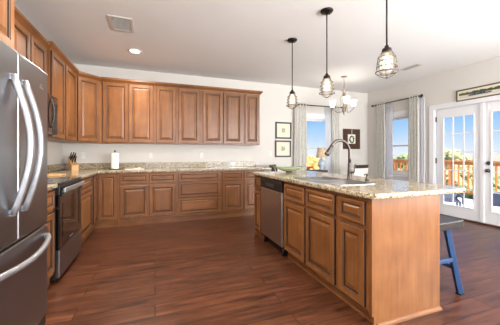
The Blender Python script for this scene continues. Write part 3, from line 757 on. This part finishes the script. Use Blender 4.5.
for sy in (-1, 1): z = .29; MB().bar((-LX(z)+.022, sy*LY(z), z), (LX(z)-.022, sy*LY(z), z), .026, .032).build('stretcher', M['blue'], st, .003)

# ------------------------------------------------------------------ pendant lights over the island
def pendant(label, loc):
    r = thing('pendant_light', label, 'pendant light', loc, random.uniform(0, 1), 'caged pendant lights over the island')
    MB().lathe([(0, -.0005), (.066, -.0005), (.068, -.008), (.060, -.022), (.030, -.028), (.014, -.04), (0, -.04)], (0, 0, 0), 24).build('canopy', M['bronze'], r)
    for a in (0, PI): MB().lathe([(0, -.036), (.006, -.034), (.007, -.026), (.006, -.022)], (.042*math.cos(a), .042*math.sin(a), 0), 8).build('screw', M['bronze'], r)
    MB().tube([(0, 0, -.04), (0, 0, -.69)], .0065, 10).build('stem', M['bronze'], r)
    MB().lathe([(0, -.685), (.014, -.687), (.018, -.705), (.034, -.712), (.038, -.735), (.034, -.745), (0, -.745)], (0, 0, 0), 20).build('socket_cap', M['bronze'], r)
    MB().lathe([(.034, -.746), (.055, -.770), (.062, -.82), (.064, -.87), (.054, -.905), (.03, -.918), (0, -.920)], (0, 0, 0), 22).build('glass_jar', M['jar'], r)
    b = MB().lathe([(0, -.75), (.013, -.752), (.014, -.78), (.026, -.82), (.030, -.845), (.022, -.868), (0, -.876)], (0, 0, 0), 14).build('bulb', M['bulb'], r)
    rad = lambda z: {0: .043, 1: .064, 2: .070, 3: .074, 4: .081}[z]
    zz = [-.748, -.782, -.82, -.86, -.90]
    c = MB()
    for i in range(4):
        a = 2*PI*i/4; p = [Vector((rad(k)*math.cos(a), rad(k)*math.sin(a), zz[k])) for k in range(5)]
        p += [Vector((.055*math.cos(a), .055*math.sin(a), -.928)), Vector((.012*math.cos(a), .012*math.sin(a), -.946))]
        c.tube(p, .0026, 5)
    for k in range(4):
        c.tube([(rad(k)*math.cos(2*PI*i/24), rad(k)*math.sin(2*PI*i/24), zz[k]) for i in range(24)], .0038, 5, 0, True)
    c.tube([(rad(4)*math.cos(2*PI*i/24), rad(4)*math.sin(2*PI*i/24), zz[4]) for i in range(24)], .0048, 6, 0, True)
    c.lathe([(0, -.952), (.012, -.95), (.014, -.945), (0, -.94)], (0, 0, 0), 10)
    c.build('wire_cage', M['cage'], r)
    return r
pendant('caged glass pendant farthest along the island, smallest in view', (1.76, 3.15, H))
pendant('caged glass pendant in the middle of the three over the island', (1.755, 2.38, H))
pendant('nearest caged glass pendant, its cage above the island near end', (1.755, 1.60, H))

# chandelier
ch = thing('chandelier', 'satin nickel chandelier with white glass shades over the dining area', 'chandelier', (3.575, 4.29, H))
MB().lathe([(0, -.0005), (.062, -.0005), (.06, -.012), (.03, -.026), (0, -.028)], (0, 0, 0), 24).build('canopy', M['nickel'], ch)
c = MB()
for k in range(9):
    z = -.04-.027*k; ax = (1, 0, 0) if k % 2 else (0, 1, 0)
    c.tube([p for p in arc((0, 0, z), .012, 0, 2*PI, 10, ax, (0, 0, 1.5))[:-1]], .003, 5, 0, True)
c.build('chain', M['nickel'], ch)
MB().lathe([(0, -.27), (.055, -.272), (.06, -.285), (.03, -.30), (.026, -.33), (.03, -.36), (.02, -.50), (.026, -.60), (.038, -.66), (.036, -.70), (.016, -.73), (.02, -.75), (0, -.78)], (0, 0, 0), 18).build('column', M['nickel'], ch)
for i in range(3):
    a = math.radians(120+120*i); R2 = .24
    ar = []
    for k in range(13):
        t = k/12; rr = .03+(R2-.03)*t; ar.append((rr*math.cos(a), rr*math.sin(a), -.70-.03*math.sin(PI*t*.9)+.09*t*t))
    am = MB().tube(ar, .0075, 8).build('arm', M['nickel'], ch)
    cx, cy = R2*math.cos(a), R2*math.sin(a)
    MB().lathe([(0, -.625), (.016, -.62), (.03, -.606), (.026, -.60), (.02, -.585), (.02, -.57), (0, -.57)], (cx, cy, 0), 14).build('cup', M['nickel'], am)
    MB().lathe([(.022, -.60), (.042, -.585), (.052, -.55), (.058, -.50), (.068, -.462), (.066, -.460), (.055, -.50), (.049, -.55), (.040, -.58), (.022, -.594)], (cx, cy, 0), 18).build('glass_shade', M['shade'], am)
    lamp('shade_glow', 'POINT', (cx, cy, -.50), (0, 0, 0), 1.6, (1, .95, .88), .03, None, ch)
    MB().tube([(.02*math.cos(a), .02*math.sin(a), -.36), (.075*math.cos(a), .075*math.sin(a), -.43), (.06*math.cos(a), .06*math.sin(a), -.53), (.09*math.cos(a), .09*math.sin(a), -.71)], .004, 6).build('scroll', M['nickel'], am)

# recessed lights: one in view, the others unseen, added to brighten the kitchen
def can(label, x, y, e, group=None):
    r = thing('recessed_light', label, 'ceiling light', (x, y, H), 0, group)
    MB().lathe([(.068, -.001), (.098, -.001), (.096, -.007), (.072, -.009), (.068, -.001)], (0, 0, 0), 28).build('trim_ring', M['white'], r)
    MB().lathe([(0, -.006), (.05, -.0055), (.071, -.003), (.071, -.001), (0, -.001)], (0, 0, 0), 24).build('lens', M['canglow'], r)
    lamp('can_beam', 'AREA', (0, 0, -.012), (0, 0, 0), e, (1, .94, .84), .14, None, r, math.radians(150))
    return r
can('recessed ceiling light glowing beside the square vent', -.285, 4.31, 26)
for (x, y, e) in ((-.285, 2.35, 34), (-.285, .4, 16), (.9, -.4, 12), (2.9, .2, 14)): can('added unseen fill light in the ceiling above and behind the viewpoint', x, y, e, 'added fill lights out of the frame')

# ceiling vents
v = thing('ceiling_vent', 'square ceiling vent near the recessed light', 'vent', (-.375, 3.47, H))
m = MB(); 
for q in ((-.13, .13, .155, .185), (-.13, .13, -.185, -.155), (-.13, -.095, -.155, .155), (.095, .13, -.155, .155)): m.box(q[0], q[1], q[2], q[3], -.010, -.0005)
m.build('frame', M['vent'], v, .003)
MB().box(-.094, .094, -.154, .154, -.003, -.0005).build('backing', M['slot'], v)
m = MB()
for k in range(11):
    y = -.135+k*.027; m.bar((-.094, y, -.0065), (.094, y, -.0065), .0022, .010, 0, (0, .5, 1))
m.build('louvres', M['vent'], v)
v = thing('ceiling_vent', 'narrow ceiling register above the dining window', 'vent', (4.32, 3.41, H))
m = MB()
for q in ((-.06, .06, .15, .17), (-.06, .06, -.17, -.15), (-.06, -.045, -.15, .15), (.045, .06, -.15, .15)): m.box(q[0], q[1], q[2], q[3], -.008, -.0005)
m.build('frame', M['vent'], v, .002)
MB().box(-.044, .044, -.149, .149, -.003, -.0005).build('backing', M['slot'], v)
m = MB()
for k in range(3): x = -.025+k*.025; m.bar((x, -.149, -.0055), (x, .149, -.0055), .009, .002, 0, (.5, 0, 1))
m.build('louvres', M['vent'], v)

# ------------------------------------------------------------------ outlets
def outlet(label, x, z, kind='outlet', w=.072, h=.115):
    r = thing('wall_outlet' if kind == 'outlet' else 'light_switch', label, 'outlet' if kind == 'outlet' else 'switch', (x, YB-.0005, z))
    MB().box(-w/2, w/2, -.006, 0, -h/2, h/2).build('cover_plate', M['cordw'], r, .002)
    if kind == 'outlet':
        for k in (-1, 1):
            if w > h: MB().box(k*.028-.017, k*.028+.017, -.009, -.0065, -.02, .02).build('receptacle', M['white'], r, .002)
            else: MB().box(-.017, .017, -.009, -.0065, k*.026-.019, k*.026+.019).build('receptacle', M['white'], r, .002)
    else: MB().box(-.006, .006, -.016, -.0065, -.012, .014).build('toggle', M['white'], r)
    return r
outlet('white wall outlet right of the paper towel roll', -.075, 1.15)
outlet('white wall outlet over the three-drawer cabinet', .88, 1.15)
outlet('white wall outlet beside the knife block', -1.18, 1.15)
outlet('white light switch on the wall left of the framed prints', 2.41, 1.19, 'switch')
o_ = outlet('white horizontal outlet set in the granite backsplash', 1.53, .985, 'outlet', .115, .06); o_.location.y = YB-.0235

# ------------------------------------------------------------------ framed pictures
def frame(label, xf, w, h, fw, fm, matw, art):
    r = thing('framed_picture', label, 'picture'); r.matrix_world = xf
    m = MB()
    for q in ((-w/2, w/2, h/2-fw, h/2), (-w/2, w/2, -h/2, -h/2+fw), (-w/2, -w/2+fw, -h/2+fw, h/2-fw), (w/2-fw, w/2, -h/2+fw, h/2-fw)): m.box(q[0], q[1], -.024, -.001, q[2], q[3])
    m.build('frame', fm, r, .003)
    MB().box(-w/2+fw, w/2-fw, -.010, -.001, -h/2+fw, h/2-fw).build('mat_board', M['mat'], r)
    art(r)
    return r
def sprig(root, seed):
    rnd = random.Random(seed); m = MB()
    m.tube([(.0, -.0108, -.055), (.006, -.0108, 0), (-.004, -.0108, .05)], .002, 5)
    for k in range(9):
        z = -.045+k*.011; s = 1 if k % 2 else -1; l = rnd.uniform(.03, .055)
        m.prism([(0, -.004), (s*l*.5, .012), (s*l, .02), (s*l*.6, -.002)][::s], .0103, .0112, 0, lambda x, y, zz, z=z: (x, -zz, z+y))
    m.build('print', M['ink'], root)
T = lambda x, y, z, rz: Matrix.Translation((x, y, z)) @ Matrix.Rotation(rz, 4, 'Z')
frame('upper of two dark-framed botanical prints on the back wall', T(2.72, YB-.001, 1.71, 0), .40, .375, .034, M['charcoal'], .08, lambda r: sprig(r, 1))
frame('lower of two dark-framed botanical prints on the back wall', T(2.71, YB-.001, 1.297, 0), .40, .375, .034, M['charcoal'], .08, lambda r: sprig(r, 5))
def wreath(root):
    MB().box(-.088, .088, -.013, -.0105, -.14, .125).build('card', M['paper'], root)
    m = MB()
    for k in range(26):
        a = 2*PI*k/26; rr = .062+random.uniform(-.014, .014)
        m.blob((rr*math.cos(a), -.019, rr*1.25*math.sin(a)-.01), (.017, .005, .019), 0, 7, 4)
    m.build('wreath', M['green'], root)
    MB().box(-.005, .005, -.0265, -.0245, .07, .24).build('hanging_ribbon', M['paper'], root)
frame('wide walnut frame holding a green wreath, near the room corner', T(4.62, YB-.001, 1.555, 0), .52, .50, .135, M['walnut'], .1, wreath)
def landscape(root):
    MB().box(-.34, .34, -.0115, -.0103, -.055, .055).build('print', M['artA'], root)
    rnd = random.Random(3)
    m = MB()
    for k in range(16):
        x = -.32+.04*k; m.prism([(x-.03, .0), (x+.035, -.005), (x+.03, .02+rnd.uniform(0, .03)), (x-.02, .025+rnd.uniform(0, .028))], .0117, .0125, 0, lambda a, b, c: (a, -c, b))
    m.build('painted_foliage', M['artC'], root)
    m = MB()
    for k in range(7):
        x = -.16+.045*k; m.prism([(x-.035, -.035), (x+.03, -.03), (x+.03, -.005+rnd.uniform(-.01, .01)), (x-.03, -.012)], .0117, .0128, 0, lambda a, b, c: (a, -c, b))
    m.build('painted_water', M['artB'], root)
frame('long grey-framed landscape picture above the french doors', T(XR-.001, 2.78, 2.222, -PI/2), .78, .205, .022, M['grey'], .03, landscape)

# ------------------------------------------------------------------ curtains, rods
def rod(label, xf, u0, u1, d, z, mat):
    r = thing('curtain_rod', label, 'curtain rod'); r.matrix_world = xf
    MB().tube([(u0, -d, z), (u1, -d, z)], .011, 10).build('pole', mat, r)
    for u, s in ((u0, -1), (u1, 1)):
        MB().tube([(u+s*.0005, -d, z), (u+s*.012, -d, z), (u+s*.02, -d, z), (u+s*.04, -d, z), (u+s*.055, -d, z)], [.011, .012, .022, .027, .012], 12).build('finial', mat, r)
    for u in (u0+.035, u1-.035):
        m = MB(); m.tube([(u, -.0015, z-.02), (u, -d, z-.012)], .006, 6); m.box(u-.015, u+.015, -.006, -.001, z-.05, z+.02); m.build('bracket', mat, r)
def drape(label, xf, u0, u1, d, z0, z1, folds, mat, amp=.022, cat='curtain', flare=0):
    m = MB(); n = folds*8; rows = 9; G = []
    for k in range(rows+1):
        t = k/rows; z = z1+(z0-z1)*t
        row = []
        for i in range(n+1):
            s = i/n; u = u0+(u1-u0)*s+flare*t*(s-.5)+.006*math.sin(7*t+5*s)
            row.append((u, -d+amp*(.85+.25*t)*math.sin(2*PI*folds*s+.4*math.sin(3*t)), z))
        G.append(m.add(row))
    for a, b in zip(G, G[1:]):
        for i in range(n): m.face([a+i, a+i+1, b+i+1, b+i], 0, True)
    o = m.build('sheer_curtain' if mat is M['sheer'] else 'curtain', mat); o.matrix_world = xf
    md = o.modifiers.new('thickness', 'SOLIDIFY'); md.thickness = .003; md.offset = 0
    return tag(o, label, cat)
TB = T(0, YB, 0, 0); TR = T(XR, 0, 0, -PI/2)
rod('bronze curtain rod over the window in the back wall', TB, 2.99, 4.24, .09, 2.305, M['bronze'])
drape('beige patterned curtain on the left side of the back window', TB, 2.96, 3.28, .09, .02, 2.345, 4, M['curtain'])
drape('beige patterned curtain on the right side of the back window, behind the faucet', TB, 3.98, 4.20, .09, .02, 2.345, 3, M['curtain'])
drape('white sheer curtain at the right of the back window', TB, 3.82, 4.02, .035, .02, 2.29, 6, M['sheer'], .012)
rod('black curtain rod over the window beside the french doors', TR, -5.0, -3.80, .09, 2.365, M['black'])
drape('beige patterned curtain left of the window beside the french doors', TR, -4.93, -4.66, .09, .02, 2.405, 4, M['curtain'])
drape('beige patterned curtain nearest the french doors', TR, -4.07, -3.83, .09, .02, 2.405, 4, M['curtain'])
drape('white sheer curtain between the right window and the french doors', TR, -4.00, -3.74, .035, .02, 2.33, 5, M['sheer'], .012)
drape('white sheer curtain at the left of the right window', TR, -4.70, -4.50, .035, .02, 2.33, 5, M['sheer'], .012)

# ------------------------------------------------------------------ dining area
def dining_chair(label, loc, rz, mat, cover):
    r = thing('dining_chair', label, 'chair', loc, rz)
    for sx_ in (-1, 1):
        MB().bar((sx_*.20, .20, 0), (sx_*.20, .20, .455), .042, .042).build('leg', M['darkw'], r)      # front
        MB().tube([(sx_*.20, -.20, .0), (sx_*.20, -.20, .46), (sx_*.20, -.235, .72), (sx_*.20, -.285, .925)], .02, 4).build('leg', M['darkw'], r)
    MB().box(-.235, .235, -.22, .235, .456, .50).build('seat', cover, r, .015, 3)
    m = MB(); K = 8; sec = []
    for i in range(K+1):
        x = -.24+.48*i/K; b = -.305-.02*math.cos(x/.24*PI/2); sec.append(m.add([(x, b, .885), (x, b+.03, .885), (x, b+.02, .955), (x, b-.01, .955)]))
    for a, b in zip(sec, sec[1:]):
        for j in range(4): q = (j+1) % 4; m.face([a+j, a+q, b+q, b+j])
    m.face([sec[0]+3, sec[0]+2, sec[0]+1, sec[0]]); m.face([sec[-1]+i for i in range(4)])
    m.build('top_rail', M['darkw'], r, .006, 2)
    if cover is M['slip']:
        m = MB(); m.prism([(-.2205, .51), (.17, .51), (.17, .88), (-.2205, .88)], -.0, .0) if False else None
        n = m.add([(-.235, -.242, .503), (.235, -.242, .503), (.235, -.178, .503), (-.235, -.178, .503), (-.235, -.318, .884), (.235, -.318, .884), (.235, -.25, .884), (-.235, -.25, .884)])
        for q in ((0, 3, 2, 1), (4, 5, 6, 7), (0, 1, 5, 4), (1, 2, 6, 5), (2, 3, 7, 6), (3, 0, 4, 7)): m.face([n+i for i in q])
        m.build('back_cover', M['slip'], r, .01, 2)
    else:
        for k in (-1, 0, 1): MB().bar((k*.09, -.218, .50), (k*.09, -.29, .888), .05, .012, 0, (0, 1, 0)).build('back_slat', M['darkw'], r)
    return r
dining_chair('white slipcovered dining chair with dark top rail, behind the faucet', (3.955, 4.59, 0), .26, M['slip'], M['slip'])
dining_chair('dark slat-back chair against the back wall below the prints', (2.565, 4.82, 0), PI+.9, M['darkw'], M['darkw'])
ct = thing('console_table', 'dark console table under the back window', 'table', (3.42, 5.0, 0))
MB().box(-.205, .205, -.13, .13, .79, .825).build('tabletop', M['darkw'], ct, .004)
for sx_ in (-1, 1):
    for sy in (-1, 1): MB().box(sx_*.18-.02, sx_*.18+.02, sy*.10-.02, sy*.10+.02, 0, .7895).build('leg', M['darkw'], ct)
MB().box(-.159, .159, -.11, -.09, .70, .7895).build('apron', M['darkw'], ct)
tl = thing('table_lamp', 'pale blue ceramic table lamp with linen shade at the window', 'lamp', (3.54, 5.0, .8255))
MB().lathe([(0, 0), (.05, 0), (.055, .012), (.045, .03), (.075, .09), (.078, .15), (.05, .215), (.022, .24), (.014, .27), (0, .27)], (0, 0, 0), 20).build('base', M['lampb'], tl)
MB().lathe([(.12, .27), (.085, .50), (.082, .50), (.117, .27), (.12, .27)], (0, 0, 0), 24).build('lamp_shade', M['lampshade'], tl)
MB().tube([(0, 0, .27), (0, 0, .47)], .004, 6).build('stem', M['nickel'], tl)
MB().tube([(-.083, 0, .47), (.083, 0, .47)], .0025, 5).build('shade_spider', M['nickel'], tl)

# ------------------------------------------------------------------ outdoors
DZ = -.12
o = MB().box(XR+.13, 8.6, -1.5, 7.6, DZ-.06, DZ).build('deck_floor', M['deck']); tag(o, None, None, None, 'structure')
RX = 8.5
rl = thing('deck_railing', 'orange cedar deck railing with square balusters outside the doors', 'railing', (RX, 3, DZ+.08))
MB().box(-.07, .07, -3.5, 4.5, .99, 1.03).build('cap_rail', M['rail'], rl)
MB().box(-.02, .02, -3.5, 4.5, .90, .985).build('top_rail', M['rail'], rl)
MB().box(-.02, .02, -3.5, 4.5, .09, .15).build('bottom_rail', M['rail'], rl)
for k in range(5): MB().box(-.045, .045, -3.5+k*1.95, -3.41+k*1.95, -.0795, .989).build('post', M['rail'], rl)
for k in range(60):
    y = -3.3+k*.13
    if y < 4.4: MB().box(-.0205-.035, -.0205, y-.018, y+.018, .11, .97).build('baluster', M['rail'], rl)
def patio_chair(label, loc, rz):
    r = thing('patio_chair', label, 'patio chair', loc, rz)
    MB().box(-.26, .26, -.25, .25, .36, .40).build('seat', M['patio'], r, .01)
    m = MB().bar((0, .24, .401), (0, .34, .86), .50, .03, 0, (0, 1, 0)); m.build('backrest', M['patio'], r, .006)
    for s in (-1, 1):
        MB().bar((s*.24, -.22, 0), (s*.24, -.20, .359), .035, .035).build('leg', M['patio'], r); MB().bar((s*.24, .27, 0), (s*.24, .2, .359), .035, .035).build('leg', M['patio'], r)
        MB().bar((s*.285, -.24, .57), (s*.285, .27, .60), .045, .025).build('armrest', M['patio'], r)
        MB().bar((s*.285, -.2, .30), (s*.285, -.2, .558), .03, .03).build('arm_post', M['patio'], r)
    r.scale = (1, 1, .62)
    return r
patio_chair('dark blue patio chair on the deck, seen left through the glass door', (6.35, 4.15, DZ+.0005), -.9)
patio_chair('dark blue patio chair on the deck nearest the door grid middle', (6.75, 3.45, DZ+.0005), 2.2)
pt_ = thing('patio_side_table', 'low dark patio table on the pale deck', 'table', (6.5, 2.6, DZ+.0005))
MB().box(-.25, .25, -.2, .2, .40, .425).build('tabletop', M['patio'], pt_, .004)
for sx_ in (-1, 1): 
    for sy in (-1, 1): MB().bar((sx_*.22, sy*.17, 0), (sx_*.18, sy*.14, .3995), .03, .03).build('leg', M['patio'], pt_)
gr = MB(); gr.box(-600, 4000, -3000, 4000, -3.2, -3.0); o = gr.build('ground', M['grass']); o['kind'] = 'structure'
def tree(label, x, y, h, w, mat, bare=.3):
    r = thing('tree', label, 'tree', (x, y, -3.0), 0, 'trees beyond the deck')
    MB().tube([(0, 0, 0), (.05, .03, h*.3), (-.03, 0, h*.6), (0, 0, h*.85)], [w*.06, w*.05, w*.035, w*.01], 7).build('trunk', M['trunk'], r)
    m = MB(); nb = 90
    for k in range(nb):
        t = random.uniform(.32, 1); a = random.uniform(0, 2*PI); rr = w*.5*math.sin(PI*min(1, max(.08, (t-.22)/.86)))*random.uniform(.3, 1)
        s = w*random.uniform(.08, .14); m.blob((rr*math.cos(a), rr*math.sin(a), h*t-s), (s, s, s*.85), 0, 8, 5, .3)
    m.build('crown', mat, r)
TR_ = [(16.5, 10.4, 4.5, 3.2, 'leafy'), (14.5, 7.6, 4.1, 2.4, 'leafg'), (22, 17.5, 5.2, 4, 'leafg'), (13.0, 5.0, 3.9, 2.2, 'leafo'), (23, 14.0, 4.9, 3.4, 'leafg'),
       (11.3, 17.5, 4.75, 3.0, 'leafo'), (14.4, 18.8, 4.6, 2.4, 'leafy'), (8.6, 15.0, 4.6, 2.2, 'leafo'), (16.6, 16.2, 4.6, 3, 'leafg'), (19.5, 12.4, 5.4, 3, 'leafy'), (15.8, 5.6, 5.0, 2.2, 'leafy')]
LBL = ['broad yellow-green tree beyond the deck railing, seen through the left door', 'low green tree just over the railing, right of the broad yellow-green one', 'green tree far off between the right window curtains', 'low orange tree close behind the deck railing at the right door',
       'green tree farther out beyond the deck railing', 'orange autumn tree in the middle of the back window', 'yellow-green tree right in the back window behind the lamp', 'small orange tree at the left in the back window', 'green tree behind the sheer curtain of the back window', 'tall yellow-green tree in the window beside the french doors', 'slim yellow-green tree at the right side of the left door']
for (x, y, h, w, mt), lb in zip(TR_, LBL): tree(lb, x, y, h*.86, w, M[mt])
hs = thing('house', 'distant tan house with brown gable roof seen through the right door', 'house', (24, 9.5, -3.0), .1)
hs.location = (24, 8.2, -3.0)
MB().box(-3, 3, -3.2, 1.6, 0, 3.6).build('walls', M['house'], hs)
MB().prism([(-3.5, 3.61), (3.5, 3.61), (0, 5.0)], -3.5, 1.9, 0, lambda x, y, z: (x, z, y)).build('roof', M['roof'], hs)
for y in (-2.2, -.6, .8): MB().box(-3.04, -3.001, y-.35, y+.35, 1.6, 2.8).build('window', M['glassw'], hs)
